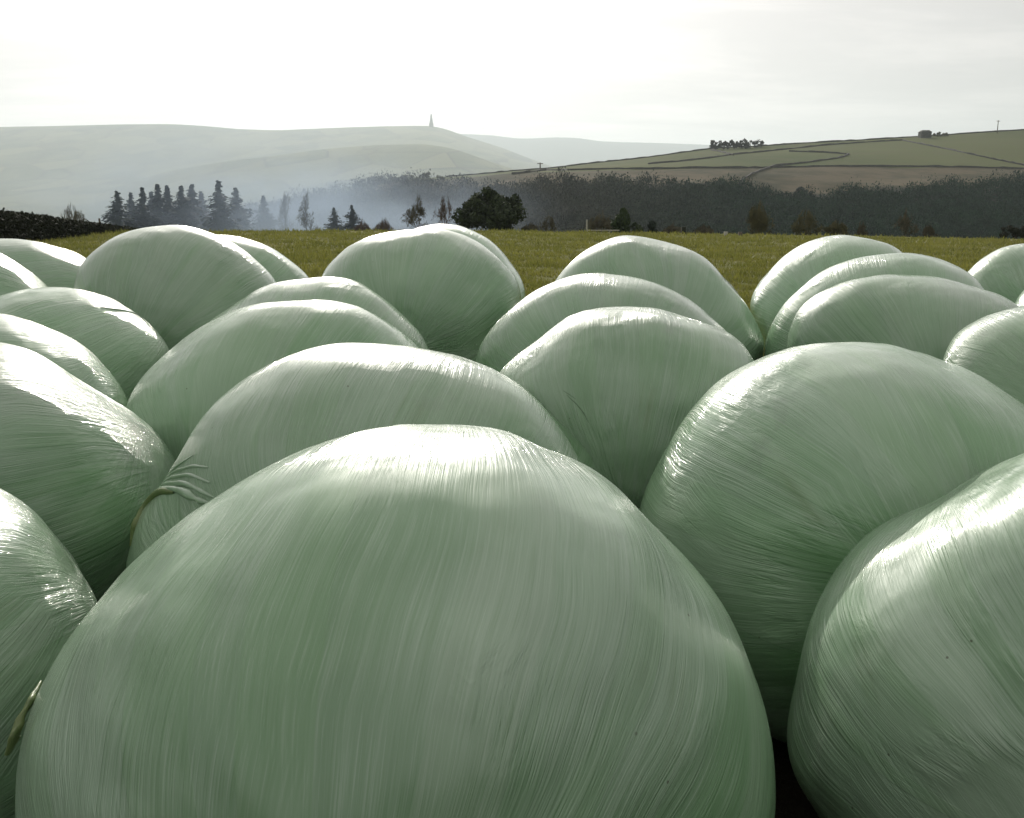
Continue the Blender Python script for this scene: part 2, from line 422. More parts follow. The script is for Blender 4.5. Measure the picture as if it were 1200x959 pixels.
FR = (.05, -1, -.12)
B = []
def bale(i, D, cx, zt, o, label, **kw): B.append(dict(id=i, D=D, cx=cx, zt=zt, o=o, label=label, **kw))
bale(1, 1.75, 462, 1.26, [(17,959),(16,922),(19,889),(25,860),(40,818),(54,785),(75,751),(100,720),(125,689),(158,654),(187,629),(225,600),(258,579),(300,555),(330,537),(370,522),(410,507),(455,500),(495,495),(520,499),(545,496),(580,501),(610,512),(625,521),(650,527),(680,540),(715,565),(745,592),(775,625),(810,655),(835,690),(860,730),(880,775),(895,820),(902,850),(910,893),(908,959)],
     'huge nearest bale filling the bottom centre, fine vertical pleats on it', N=420, M=190, L=.58, p=2.3, K=24, pole=(.03, -1, -.75))
bale(2, 2.0, 1296, 1.22, [(958,959),(944,935),(933,914),(925,893),(921,860),(923,826),(933,793),(939,760),(954,714),(975,672),(1000,637),(1033,612),(1066,593),(1084,590),(1108,579),(1133,562),(1165,546),(1200,531),(1260,515)],
     'glossy near bale cut off by the bottom right corner, sparkling highlight on its shoulder', N=420, M=190, L=.58, K=20, pole=(-.05, -1, -.35))
bale(19, 2.15, -165, 1.12, [(-80,548),(-40,556),(0,571),(25,585),(46,606),(67,629),(87,654),(100,677),(112,699),(124,740)],
     'near bale cut off by the lower left edge, a twisted film tail beside it', N=320, M=150, L=.52, pole=(-1, -.75, -.35))
bale(18, 3.0, -30, 1.23, [(-120,420),(-60,403),(-20,399),(0,401),(21,405),(46,415),(71,430),(89,442),(106,453),(135,469),(156,481),(174,497),(188,511),(202,531),(212,560),(214,600)],
     'large bale on the left edge with long slanting pleats and a bright lit shoulder', N=320, M=150, L=.52, pole=(-1, -.55, -.38))
bale(4, 2.75, 425, 1.26, [(147,660),(149,646),(156,625),(168,598),(174,577),(184,566),(199,554),(210,535),(225,503),(248,476),(270,458),(300,435),(330,420),(360,409),(400,403),(430,401),(456,404),(482,407),(513,410),(543,419),(575,430),(591,438),(616,457),(642,482),(661,508),(673,527),(680,545)],
     'wide bale directly behind the nearest one, gathered film fold at its lower left', N=320, M=150, L=.46, pole=(0, -1, -.3))
bale(3, 2.9, 1008, 1.24, [(747,640),(749,593),(756,574),(768,546),(784,520),(797,498),(813,476),(832,454),(860,436),(886,420),(931,407),(980,401),(1025,402),(1063,409),(1100,420),(1138,435),(1170,453),(1200,473),(1230,500)],
     'big bale right of centre with curved pleats, a wide white highlight down its left shoulder', N=320, M=150, L=.56, pole=(.35, -1, -.10))
bale(26, 3.5, 500, 1.10, [(591,440),(632,467),(657,489),(683,514),(699,536),(713,565)],
     'mostly hidden bale showing only a thin rim between the wide bale and the centre bale', N=240, M=110, L=.42, pole=(0, -1, -.3))
bale(5, 3.9, 742, 1.24, [(575,455),(588,432),(607,414),(626,402),(640,390),(652,380),(670,369),(686,364),(706,360.6),(730,359),(752,360),(780,364),(800,370),(820,377),(840,383),(852,388),(866,399),(880,415),(892,440)],
     'rounded bale at the centre of the picture with a small dark scuffed crease', N=280, M=130, L=.5, pole=(.02, -1, -.55))
bale(8, 3.95, 338, 1.25, [(150,478),(150,465),(165,443),(188,420),(210,399),(233,386),(263,368),(293,358),(330,354),(364,351),(392,353),(412,356),(437,367),(460,382),(480,397),(494,410),(510,435)],
     'bale directly behind the wide one, left of centre, its top a broad dome', N=280, M=130, L=.5, pole=(-.1, -1, -.35))
bale(9, 4.95, 383, 1.27, [(228,400),(240,380),(252,371),(274,358),(290,346),(306,337),(324,331),(344,328),(368,325.6),(396,325),(412,327),(430,336),(450,350),(464,362),(478,375),(490,388),(498,399),(503,410)],
     'low bale showing only a thin crescent below the two tall back ones', L=.46)
bale(6, 4.85, 708, 1.30, [(555,430),(557,420),(560,410),(570,392),(582,378),(596,364),(610,352),(624,343),(648,331),(666,324),(690,320.5),(710,320.5),(730,323),(760,329),(780,336),(800,346),(816,356),(832,370),(852,388),(860,400)],
     'bale just behind the centre one, showing a long arc left of it', N=240, M=110, L=.46)
bale(7, 5.8, 768, 1.46, [(640,350),(650,329),(660,318),(676,300),(694,289),(714,280),(730,276),(746,275),(760,278),(780,284),(806,291),(824,301),(840,315),(856,334),(870,350),(878,362),(886,376),(894,395),(896,412),(893,425)],
     'tall back bale right of the centre, topping the line with grass on both sides', N=240, M=110, L=.5)
bale(12, 6.1, 206, 1.505, [(86,345),(86,328),(90,320),(100,304),(112,292),(130,280),(150,271.5),(174,266),(200,264),(218,265),(240,270),(260,278),(280,289),(300,304),(314,319),(326,333),(330,350)],
     'tall smooth bale at the back left whose top reaches the far edge of the field', N=240, M=110, L=.52)
bale(10, 6.1, 493, 1.495, [(372,345),(375,326),(384,312),(400,296),(416,284),(436,276),(460,271.5),(480,269),(494,267),(510,267.6),(526,270),(546,276),(566,288),(580,298),(592,310),(602,322),(608,334),(611.5,346),(612,360)],
     'tall smooth bale at the back centre in front of the dark pine', N=240, M=110, L=.52)
bale(13, 7.15, 268, 1.42, [(254,275),(276,277),(294,281),(320,292),(340,305),(354,317),(363,326),(370,340)],
     'bale peeping out behind the right side of the tall back left one', L=.5)
bale(11, 7.15, 524, 1.50, [(482,270),(496,265.5),(510,262.4),(524,262.4),(542,265.6),(560,273),(576,283),(590,296),(600,310),(609,324),(615,335),(616,350)],
     'bale forming a thin arc behind the tall back centre one', L=.5)
bale(14, 6.6, 8, 1.415, [(-40,284),(0,279.6),(20,280.5),(50,285),(74,291),(102,302),(115,320)],
     'low back bale at the left edge, nearest to the dark hedge', L=.52, pole=(-1, -.7, -.3))
bale(15, 5.85, -42, 1.40, [(-30,287),(0,296.5),(16,305),(32,316),(46,327),(58,338),(68,355)],
     'bale cut by the left edge between the hedge side bale and the slant pleated one', L=.5, pole=(-1, -.7, -.3))
bale(16, 4.9, 72, 1.235, [(-60,375),(-20,355),(0,346),(20,341),(40,337.5),(68,337),(88,338),(112,344),(140,354),(160,368),(176,380),(188,392),(196,405),(203,430)],
     'slant pleated bale with a curved film edge, before the tall back left one', N=240, M=110, L=.52, pole=(-1, -.8, -.5))
bale(17, 4.0, -12, 1.20, [(-60,380),(-20,369),(0,368),(20,370),(40,378),(60,386),(80,393),(96,403),(110,416),(124,430),(136,444),(145,458),(151,474),(153,500)],
     'bale at the left edge showing a sunlit strip above the large slanting pleated one', N=240, M=110, L=.46, pole=(-1, -.8, -.5))
bale(20, 6.2, 988, 1.44, [(894,405),(881,372),(877,356),(885.5,338),(902.5,317),(917,301),(934,290),(956,280),(982,275.5),(1002,277),(1022,281),(1041,285),(1056,295),(1075,315)],
     'hindmost bale of the right hand group, glossy at its left foot beside the grass', N=240, M=110, L=.5)
bale(21, 5.3, 1036, 1.385, [(896,425),(895,412),(898,395),(907,375),(922,352),(942,335),(968,315),(996,305),(1027,299),(1058,296),(1087,300),(1115,308),(1135,319.5),(1152,336.5),(1165,355)],
     'middle of the three overlapping right hand bales, crinkled shiny film at its left end', N=240, M=110, L=.48)
bale(22, 4.75, 1068, 1.31, [(922,400),(928,375),(942,355),(965,341),(996,328),(1030,323),(1064,322),(1101,326),(1129,332),(1166,343.6),(1197,359),(1215,385)],
     'foremost of the three overlapping right hand bales, low and wide above the big one', N=240, M=110, L=.44)
bale(23, 3.85, 1268, 1.23, [(1100,440),(1105,420),(1107,409),(1115,396),(1132,383),(1158,369),(1178,362),(1200,358.5),(1240,352)],
     'bale cut by the right edge with a glinting kink along its left shoulder', N=240, M=110, L=.5, pole=(.4, -1, -.1))
bale(24, 6.6, 1218, 1.38, [(1120,345),(1135,317),(1152,302.5),(1172,291),(1200,285.5),(1225,285)],
     'back bale cut by the right edge, just below the far field', L=.52)
bale(25, 5.6, 1290, 1.27, [(1184,372),(1190,352),(1200,340),(1220,326)],
     'tiny bright sliver of a bale at the right edge below the back one', L=.5)
BALES = {}
for s_ in B: BALES[s_['id']] = make_bale(s_)

# ------------------------------------------------------------------ film tails and folds (parts of their bales)
def crumple(name, pix, Y, width, parent, mat, seed, n=46, k=9, amp=.35):
    P = np.array([at(px, py, y) for (px, py), y in zip(pix, Y)])
    t = np.linspace(0, len(P)-1, n); pts = np.stack([np.interp(t, range(len(P)), P[:, c]) for c in range(3)], 1)
    for _ in range(3): pts[1:-1] = (pts[:-2]+2*pts[1:-1]+pts[2:])/4
    w = np.interp(t, range(len(width)), width)
    mb = MB(); mb.tube(pts, w, k); V = mb.v[0]
    c = np.repeat(pts, k, 0); d = V-c
    nz = vnoise(np.concatenate([t[:, None].repeat(k, 1)[..., None]*1.6, np.tile(np.arange(k), (n, 1))[..., None]*.9, np.zeros((n, k, 1))], -1), seed).reshape(-1)
    flat = np.array([.55, 1.0, 1.0])
    V = c + d*(1+amp*1.8*nz)[:, None]*flat
    V += .3*np.repeat(w, k)[:, None]*vnoise(V*60, seed+3)[:, None]
    me = mesh_np(name, V, mb.f[0], mat, True); o = obj(name, me)
    o.parent = parent; o.matrix_parent_inverse = parent.matrix_world.inverted()
    return o
bpy.context.view_layer.update()
o = crumple('film_tail', [(48, 800), (38, 818), (27, 838), (17, 862), (9, 884)], [1.66, 1.60, 1.56, 1.53, 1.52], [.003, .007, .010, .012, .006], BALES[19][0], M_TAIL, 5)
o['label'] = 'twisted yellowish film tail'
_bvh = {}
def on_bale(i, px, py):
    if i not in _bvh: _bvh[i] = BVHTree.FromPolygons([tuple(v) for v in BALES[i][2]], [tuple(q) for q in BALES[i][3].tolist()])
    r = Vector(ray(px, py)).normalized(); h_ = _bvh[i].ray_cast(Vector((0, 0, CAM_Z)), r)
    return None if h_[0] is None else np.array(h_[0])
def ridge_on(i, name, lines, width, mat, lift=.25, label=None, k=8):
    """soft raised pleats of film that follow the bale's skin"""
    mb = MB()
    for ln_, wd in zip(lines, width):
        ln_ = np.array(ln_, float); t = np.linspace(0, len(ln_)-1, 22)
        Q = [on_bale(i, np.interp(v, range(len(ln_)), ln_[:, 0]), np.interp(v, range(len(ln_)), ln_[:, 1])) for v in t]
        P = np.array([q for q in Q if q is not None])
        if len(P) < 5: continue
        for _ in range(2): P[1:-1] = (P[:-2]+2*P[1:-1]+P[2:])/4
        prof = np.sin(np.linspace(.12, math.pi-.12, len(P)))**.6*wd*(1+.35*vnoise(np.stack([np.arange(len(P))*.5, np.full(len(P), wd*900), np.zeros(len(P))], 1), 4))
        cdir = np.array([0, 0, CAM_Z]) - P; cdir /= np.linalg.norm(cdir, axis=1)[:, None]
        mb.tube(P + cdir*(wd*lift), prof, k)
    if not mb.v: return None
    o = obj(name, mb.mesh(name, mat, True)); par = BALES[i][0]; o.parent = par; o.matrix_parent_inverse = par.matrix_world.inverted()
    if label: o['label'] = label
    return o
o = ridge_on(4, 'film_fold', [[(180, 576), (195, 572), (214, 575), (232, 586), (246, 590)], [(178, 574), (196, 566), (218, 566), (240, 578), (252, 584)], [(182, 570), (200, 560), (222, 556), (246, 566)], [(186, 566), (204, 553), (226, 546), (244, 548)], [(192, 560), (208, 546), (226, 534)]],
     [.011, .008, .006, .005, .004], FILM, .1, 'gathered film pleats')
o = ridge_on(4, 'film_hem', [[(204, 577), (190, 575), (178, 581), (170, 592), (163, 606), (157, 622), (153, 640)]], [.013], M_TAIL, .3, 'yellowish rolled film hem')
o = ridge_on(16, 'film_edge', [[(118, 360), (130, 362), (146, 364), (158, 367), (168, 374), (176, 384)]], [.004], M_EDGE, .3, 'curved edge of the last film wrap')
o = ridge_on(5, 'film_scuff', [[(664, 463), (676, 474), (684, 484), (690, 496)], [(660, 458), (668, 463), (675, 468)]], [.0018, .0012], M_EDGE, .0, 'dark scuffed crease')

# ------------------------------------------------------------------ hills
def hill(name, rows, mat, px0=-500, px1=1700, step=10, sub=12, back=(.3, -80), noise=(1.0, 90.), seed=1):
    """rows: list of ([(px, py)...], [(px, D)...]) from foot to ridge"""
    cols = np.arange(px0, px1+1, step); R = []
    for pts, dep in rows:
        py = np.interp(cols, [p[0] for p in pts], [p[1] for p in pts])
        for _ in range(1): py[1:-1] = (py[:-2]+2*py[1:-1]+py[2:])/4
        D = np.interp(cols, [d[0] for d in dep], [d[1] for d in dep])
        R.append(np.array([at(a, b_, d) for a, b_, d in zip(cols, py, D)]))
    R = np.array(R); t = np.linspace(0, len(rows)-1, (len(rows)-1)*sub+1)
    G = np.zeros((len(t), len(cols), 3)); i0 = np.clip(t.astype(int), 0, len(rows)-2); f = t-i0
    f = (f)[:, None, None]; G = R[i0]*(1-f) + R[i0+1]*f
    for _ in range(3): G[1:-1] = (G[:-2]+2*G[1:-1]+G[2:])/4
    nz = fbm(G/noise[1], seed, 4)*noise[0]
    fade = np.sin(np.linspace(0, math.pi, len(t)))[:, None]**.7
    G[..., 2] += nz*fade
    bk = []
    for j, (fr, dz) in enumerate(((.15, -4), (.4, -20), (1.0, -120), (1.6, -300))):
        q = G[-1].copy(); q[:, :2] *= 1+fr*back[0]; q[:, 2] = np.maximum(q[:, 2]+dz, back[1]); bk.append(q)
    ft = G[0].copy(); ft[:, :2] *= .93; ft[:, 2] = np.minimum(ft[:, 2]-30, -72)
    G = np.concatenate([ft[None], G, np.array(bk)]); nr, nc = G.shape[:2]
    i = (np.arange(nr-1)[:, None]*nc + np.arange(nc-1)[None]).ravel(); V = G.reshape(-1, 3)
    Fq = np.stack([i, i+1, i+nc+1, i+nc], 1)
    o = obj(name, mesh_np(name, V, Fq, mat)); tag(o, kind='structure')
    bvh = BVHTree.FromPolygons([tuple(v) for v in V], [tuple(q) for q in Fq.tolist()])
    return o, bvh
def hit(bvh, px, py, default=None):
    r = ray(px, py); h = bvh.ray_cast(Vector((0, 0, CAM_Z)), Vector(r).normalized())
    return np.array(h[0]) if h[0] is not None else default

M_MOOR_R = hill_material('walled_pasture', (.060, .068, .030), (.085, .088, .040), (.105, .095, .050), .008, .05)
# right hillside: foot in the valley, wood, rough moor band, walled fields, ridge
def right_mat():
    m, nt, b = new_mat('hillside_pasture'); N = NT(nt)
    p = N.n('ShaderNodeNewGeometry').outputs['Position']
    at_ = N.n('ShaderNodeAttribute', attribute_name='slope_zone').outputs['Fac']
    z = N.math('ADD', at_, N.math('MULTIPLY', N.math('SUBTRACT', N.noise(p, .02, 4, .6), .5), .25))
    past = N.mix(N.maprange(N.noise(p, .006, 3, .5), .4, .6), (.060, .082, .026), (.095, .112, .042))
    past = N.mix(N.math('MULTIPLY', N.maprange(N.noise(p, .05, 5, .7), .45, .65), .5), past, (.10, .10, .05))
    rough = N.mix(N.maprange(N.noise(p, .035, 5, .7), .4, .6), (.05, .05, .028), (.105, .088, .055))
    wood = N.mix(N.maprange(N.noise(p, .06, 5, .7), .4, .6), (.012, .016, .011), (.030, .032, .022))
    c = N.mix(N.maprange(z, 2.94, 3.0), rough, past)
    c = N.mix(N.maprange(z, 1.9, 2.05), wood, c)
    nt.links.new(c, b.inputs['Base Color']); b.inputs['Roughness'].default_value = 1; b.inputs['Specular IOR Level'].default_value = .05
    return m
RH_DEP0 = [(-500, 225), (300, 225), (700, 248), (1200, 270), (1700, 300)]
def dep(k): return [(p_, d*k) for p_, d in RH_DEP0]
woodtop = [(-500, 330), (200, 275), (300, 255), (350, 240), (420, 228), (470, 222), (523, 222), (600, 218), (700, 214), (797, 219), (833, 217), (870, 221), (907, 230), (980, 227), (1053, 218), (1127, 216), (1200, 210), (1700, 185)]
wallD = [(-500, 328), (200, 273), (300, 252), (350, 237), (420, 224), (470, 215), (523, 212), (600, 206), (667, 201), (713, 199), (760, 198), (815, 197), (896, 197), (980, 195), (1053, 195.5), (1127, 196), (1200, 198), (1700, 190)]
ridge = [(-500, 325), (200, 270), (300, 248), (350, 233), (400, 221), (450, 212), (500, 208.5), (523, 207), (567, 203), (597, 200), (640, 197), (667, 194.5), (700, 190), (740, 186), (780, 181), (797, 178.5), (833, 173.5), (870, 171.5), (900, 170), (943, 167), (1010, 163.5), (1100, 158), (1150, 154.5), (1200, 151.5), (1400, 143), (1700, 150)]
rows = [([(-500, 330), (1700, 330)], dep(1.0)), ([(-500, 332), (200, 292), (1700, 285)], dep(1.1)), (woodtop, dep(1.5)), (wallD, dep(1.75)), (ridge, dep(2.45))]
o_rh, BV = hill('right_hillside', rows, right_mat(), seed=11, noise=(1.2, 60.))
# zone attribute (row index of the loft)
nr_ = (len(rows)-1)*12+1; ncol = len(np.arange(-500, 1701, 10))
zone = np.concatenate([[0], np.linspace(0, len(rows)-1, nr_), [4]*4]).repeat(ncol)
at_z = o_rh.data.attributes.new('slope_zone', 'FLOAT', 'POINT'); at_z.data.foreach_set('value', zone.astype(np.float32))

M_FAR = hill_material('far_moor', (.010, .026, .018), (.060, .085, .040), (.15, .16, .08), .0011, .006, .0055, (1, .35, 2.5))
M_FAR2 = hill_material('distant_moor', (.05, .055, .032), (.07, .068, .04), (.08, .07, .05), .0012, .006)
moor_ridge = [(-500, 158), (-200, 152), (0, 149), (80, 147.5), (140, 146), (200, 145.5), (235, 147.5), (280, 151.5), (325, 153), (370, 151), (420, 149), (460, 148), (500, 147.5), (515, 149), (530, 154), (545, 160), (565, 166), (590, 174), (610, 182), (640, 193), (660, 200), (760, 235), (900, 270), (1700, 300)]
hill('left_moor', [([(-500, 262), (300, 258), (700, 262), (1700, 320)], [(-500, 2300), (1700, 2600)]), ([(-500, 210), (300, 212), (500, 190), (640, 225), (760, 255), (900, 280), (1700, 310)], [(-500, 3700), (1700, 4000)]), (moor_ridge, [(-500, 5200), (500, 5700), (1700, 6000)])], M_FAR, seed=21, noise=(14., 620.))
knoll = [(-500, 290), (0, 262), (120, 225), (200, 200), (267, 189), (320, 183), (380, 175), (413, 172), (447, 170), (497, 169), (520, 172), (540, 177), (567, 187), (600, 198), (640, 212), (760, 260), (1700, 300)]
hill('rounded_knoll', [([(-500, 300), (300, 262), (1700, 320)], [(-500, 2000), (1700, 2000)]), (knoll, [(-500, 3400), (1700, 3400)])], M_FAR, seed=31, noise=(8., 420.))
far = [(-500, 175), (300, 165), (460, 158), (540, 157), (580, 159), (607, 163), (653, 161), (680, 162), (703, 166), (780, 168), (830, 170), (900, 173), (1100, 176), (1700, 180)]
hill('distant_ridge', [([(-500, 250), (1700, 250)], [(-500, 6600), (1700, 6600)]), (far, [(-500, 9500), (1700, 9500)])], M_FAR2, seed=41, noise=(10., 800.))

# ------------------------------------------------------------------ hilltop monument, masts
mp = at(505.5, 148.6, 5690); e = empty('hilltop_monument', mp)
e.scale = (1.75,)*3; tag(e, 'slender stone obelisk tower standing on the crest of the far moor', 'monument')
mb = MB(); mb.box((0, 0, 4), (6.5, 6.5, 5.5)); mb.box((0, 0, 10.4), (5.2, 5.2, 1.0)); obj('tower_base', mb.mesh('tower_base', M_MON), e)
mb = MB(); mb.box((0, 0, 16), (4.6, 4.6, 4.6), taper=.85); mb.box((0, 0, 29.5), (3.6, 3.6, 9), taper=.4); obj('obelisk', mb.mesh('obelisk', M_MON), e)

# ------------------------------------------------------------------ dry stone walls over the hillside
def z3(x, y): return (760+x/2.727, 120+y/2.727)
walls = {
 'dark dry stone wall along the skyline of the right hillside': [(523,207.8),(567,204),(597,201),(640,198),(700,191),(740,187),(780,182),(797,179.5),(833,174.6),(870,172.5),(900,171),(943,168),(1010,164.5),(1100,159),(1150,155.5),(1200,152.6),(1300,149)],
 'dry stone wall climbing below the skyline then slanting down to the right edge': [z3(*q) for q in ((0,198),(100,190),(200,178),(265,168),(350,160),(450,150),(560,138),(700,128),(810,122),(900,140),(1000,160),(1100,182),(1199,202),(1330,232))],
 'dry stone wall that doubles back in a hairpin and drops to the wood': [z3(*q) for q in ((450,158),(560,161),(640,167),(625,174),(600,180),(500,194),(400,205),(330,230),(290,255))],
 'long level dry stone wall between the green fields and the rough moor band': [(600,204.5),(640,200),(667,200),(713,198.5)]+[z3(*q) for q in ((0,214),(150,211),(370,210),(600,205),(800,206),(1000,208),(1199,213),(1350,215))],
 'short dry stone wall linking two field walls below the skyline copse': [z3(*q) for q in ((200,154),(225,158),(250,164),(270,170))],
}
for lb, pts in walls.items():
    pts = np.array(pts); t = np.linspace(0, len(pts)-1, len(pts)*9); Q = np.stack([np.interp(t, range(len(pts)), pts[:, c]) for c in (0, 1)], 1)
    P = [hit(BV, a, b_) for a, b_ in Q]; P = np.array([p_ for p_ in P if p_ is not None and p_[1] < 900])
    hh = .7 + .3*vnoise(P*.3, 3); hw = .48
    T = np.gradient(P, axis=0); T[:, 2] = 0; T /= np.linalg.norm(T, axis=1)[:, None]+1e-6; S = np.stack([-T[:, 1], T[:, 0], 0*T[:, 0]], 1)
    up = np.array([0, 0, 1.]); V = np.stack([P-S*hw-up*1.5, P-S*hw*.6+up*hh[:, None], P+S*hw*.6+up*hh[:, None], P+S*hw-up*1.5], 1)
    n = len(P); i = np.arange(n-1)[:, None]*4; F_ = np.concatenate([np.stack([i[:, 0]+a_, i[:, 0]+b_, i[:, 0]+4+b_, i[:, 0]+4+a_], 1) for a_, b_ in ((0, 1), (1, 2), (2, 3))])
    o = obj('dry_stone_wall', mesh_np('dry_stone_wall', V.reshape(-1, 3), F_, M_STONE, False)); tag(o, lb, 'stone wall', 'dry stone field walls on the hillside')

# ------------------------------------------------------------------ trees
def fir_parts(h, w, seed, tiers=26, open_=.25):
    rg = np.random.default_rng(seed); t = MB(); t.tube([(0, 0, 0), (0, 0, h*.5), (.02*h, 0, h*.97)], [h*.022, h*.013, h*.003], 6)
    C = []; U = []; S = []
    for k in range(tiers):
        f = k/(tiers-1); z = h*(.06+.93*f); rad = w*.5*(1-f)**.8*(.75+.45*rg.random()) + .04*h*(1-f)
        nb = int(7+7*(1-f))
        for j in range(nb):
            if rg.random() < open_*.5: continue
            a = rg.random()*6.283; L_ = rad*(.55+.6*rg.random()); d = np.array([math.cos(a), math.sin(a), 0])
            m_ = max(4, int(L_/(h*.016)))
            for q in range(m_):
                s_ = (q+.5)/m_; c = d*L_*s_ + np.array([0, 0, z - .28*L_*s_ + .16*L_*s_*s_*1.5])
                c = c + rg.normal(0, .010*h, 3); C.append(c)
                sd = np.array([-d[1], d[0], 0]); wd = .030*h*(1-.6*s_)*(.6+.8*rg.random())
                U.append(d*.022*h + np.array([0, 0, -.008*h])); S.append(sd*wd + np.array([0, 0, rg.normal(0, .4)*wd]))
    m = MB(); m.quads_random(np.array(C), np.array(U), np.array(S)); return t, m
def blob_parts(h, w, seed, n=5200, leaf=.018, trunk=True, shape='dome', clumps=46):
    rg = np.random.default_rng(seed); t = MB()
    t.tube([(0, 0, 0), (.01*h, 0, h*.3), (.03*h, .01*h, h*.6)], [h*.05, h*.035, h*.012], 7)
    cc = []; cr = []
    while len(cc) < clumps:
        p = rg.uniform(-1, 1, 3); 
        if np.linalg.norm(p) > 1: continue
        p = p/np.linalg.norm(p)*(.45+.5*rg.random()) if rg.random() < .8 else p*.6
        if shape == 'dome' and p[2] < -.8: continue
        z = ((.47+.47*p[2]) if shape == 'dome' else (.52+.44*p[2]))*h
        rr = 1.0
        if shape == 'cone': rr = max(.12, 1.15*(1-(z/h)))**.9
        if shape == 'dome' and p[2] < 0: rr = 1-.75*p[2]
        cc.append([p[0]*w*.5*rr, p[1]*w*.5*rr, z]); cr.append(h*(.10+.09*rg.random())*(1 if shape == 'dome' else .6+.5*rr))
    cc = np.array(cc); cr = np.array(cr); k = rg.integers(0, len(cc), n)
    d = rg.normal(size=(n, 3)); d /= np.linalg.norm(d, axis=1)[:, None]; q = cc[k] + d*(cr[k]*(.35+.75*rg.random(n)**.5))[:, None]
    u = rg.normal(size=(n, 3)); u /= np.linalg.norm(u, axis=1)[:, None]; v = np.cross(u, d); v /= np.linalg.norm(v, axis=1)[:, None]+1e-6
    s_ = leaf*h*(.6+.9*rg.random(n))[:, None]
    m = MB(); m.quads_random(q, u*s_*1.4, v*s_*.7); return t, m
def bare_parts(h, w, seed, multi=1, depth=6, tw=.0045, up=.35):
    rg = np.random.default_rng(seed); t = MB(); m = MB(); tmin = .011
    def grow(p, d, L_, r, lev):
        q = p + d*L_; mid = (p+q)/2 + rg.normal(0, .05*L_, 3)
        (t if lev == 0 else m).tube([p, mid, q], [r, r*.85, r*.7], 5 if lev < 2 else 3)
        if lev >= depth: return
        for j in range(3):
            nd = d + rg.normal(0, .46, 3); nd[2] += up*.3; nd /= np.linalg.norm(nd)
            grow(p + (q-p)*(.35+.6*rg.random()) if j else q, nd, L_*(.62+.24*rg.random()), max(r*.62, tmin), lev+1)
    for k in range(multi):
        a = 6.283*(k+rg.random())/multi; s_ = .0 if multi == 1 else .75
        d = np.array([math.cos(a)*s_, math.sin(a)*s_, 1.]); d /= np.linalg.norm(d)
        grow(np.array([0, 0, -.15*h]), d, h*(.36 if multi == 1 else .34), h*(.022 if multi == 1 else .010), 0)
    A = np.concatenate(m.v); zt = np.percentile(A[:, 2], 99.3); xw = np.percentile(np.abs(A[:, :2]), 99.3)
    S = np.array([w*.5/xw, w*.5/xw, h/zt])
    def shape(v):
        v = v*S; q = np.clip(v[:, 2]/h, 0, 1.1); f = (1.12-.72*q**1.8)*(.5+.5*np.minimum(1, q/.35))
        v[:, 0] *= f; v[:, 1] *= f; return v
    for mb in (t, m): mb.v = [shape(v) for v in mb.v]
    return t, m
def tree(name, parts, loc, label, cat, group, mats, crown='crown', trunk='trunk', rz=0, sc_=1.0):
    t, m = parts; e = empty(name, loc, rz); e.scale = (sc_,)*3
    tag(e, label, cat, group); obj(trunk, t.mesh(trunk, mats[0], True), e); obj(crown, m.mesh(crown, mats[1]), e); return e
def place(px, D, ytop, drop_base=None):
    """ground point at pixel column px and distance D, and the height that reaches pixel row ytop"""
    p = at(px, 240, D); z = float(field_h(p[0], D)); top = at(px, ytop, D)[2]
    return np.array([p[0], D, z-.05]), top - z + .05

G_FIR = 'tall spruces in the row beyond the field'
firs = [(138, 92, 225, 26, 'dark spruce at the left end of the row beyond the field'), (154, 97, 227, 22, 'thin layered spruce second from the left end of the row'), (168, 95, 221, 22, 'pointed spruce third from the left end of the row'),
 (178, 105, 226, 18, 'low spruce between the third and fifth tips of the row'), (186, 100, 217, 20, 'narrow tall spruce fifth from the left end of the row'), (197, 102, 218, 20, 'narrow spruce with a gap on its left, sixth of the row'),
 (213, 100, 219, 28, 'broad spruce in the middle of the row, left of the twin tips'), (226, 104, 217, 26, 'broad spruce whose tip is joined with its neighbour on the left'), (236, 110, 225, 20, 'short smoky spruce just left of the tallest one'),
 (257, 98, 213, 27, 'tallest spruce of the row with bare top branches'), (277, 104, 221, 28, 'wide spruce right of the tallest one, half veiled by smoke'), (309, 118, 231, 24, 'pale spruce lost in the smoke right of the row'),
 (391, 92, 244, 20, 'small dark fir beside another, right of the smoke'), (412, 90, 241, 20, 'small pointed dark fir nearest to the bare trees')]
for k, (px, D, yt, wpx, lb) in enumerate(firs):
    p, h = place(px, D, yt); w = wpx*2.0*D/F0
    tree('spruce_tree', fir_parts(h, w, 200+k, tiers=int(24+h), open_=.2), p, lb, 'spruce', G_FIR, (M_BARK, M_FIR), rz=k)
def bare(px, D, yt, wpx, lb, seed, mats=(M_BARK, M_TWIG), name='bare_tree', group='leafless trees and shrubs at the field edge', **kw):
    kw.setdefault('depth', 7)
    p, h = place(px, D, yt); w = wpx*D/F0; tree(name, bare_parts(h, w, seed, **kw), p, lb, 'tree' if name == 'bare_tree' else 'shrub', group, mats, crown='branches')
bare(334, 112, 227, 34, 'bare tree fading into the smoke left of a forked trunk', 301)
bare(362, 96, 226, 30, 'bare tree with a visible forked trunk at the right end of the smoke', 302)
bare(490, 74, 230, 46, 'spreading leafless tree left of the dark pine', 303, up=.2)
bare(521, 80, 231, 30, 'reddish leafless tree touching the left side of the dark pine', 304, mats=(M_BARK, M_TWIGR))
bare(84, 78, 240, 36, 'brownish leafless shrub rising behind the dark hedge', 305, name='bare_shrub', multi=4, depth=5)
bare(642, 70, 252, 22, 'faint thin leafless shrub right of the dark pine', 306, name='bare_shrub', multi=4, depth=5)
bare(622, 70, 262, 26, 'low twiggy shrub at the right foot of the dark pine', 307, name='bare_shrub', multi=6, depth=5)
bare(706, 70, 249, 42, 'rounded leafless bush behind the pale post', 308, name='bare_shrub', multi=6, depth=5)
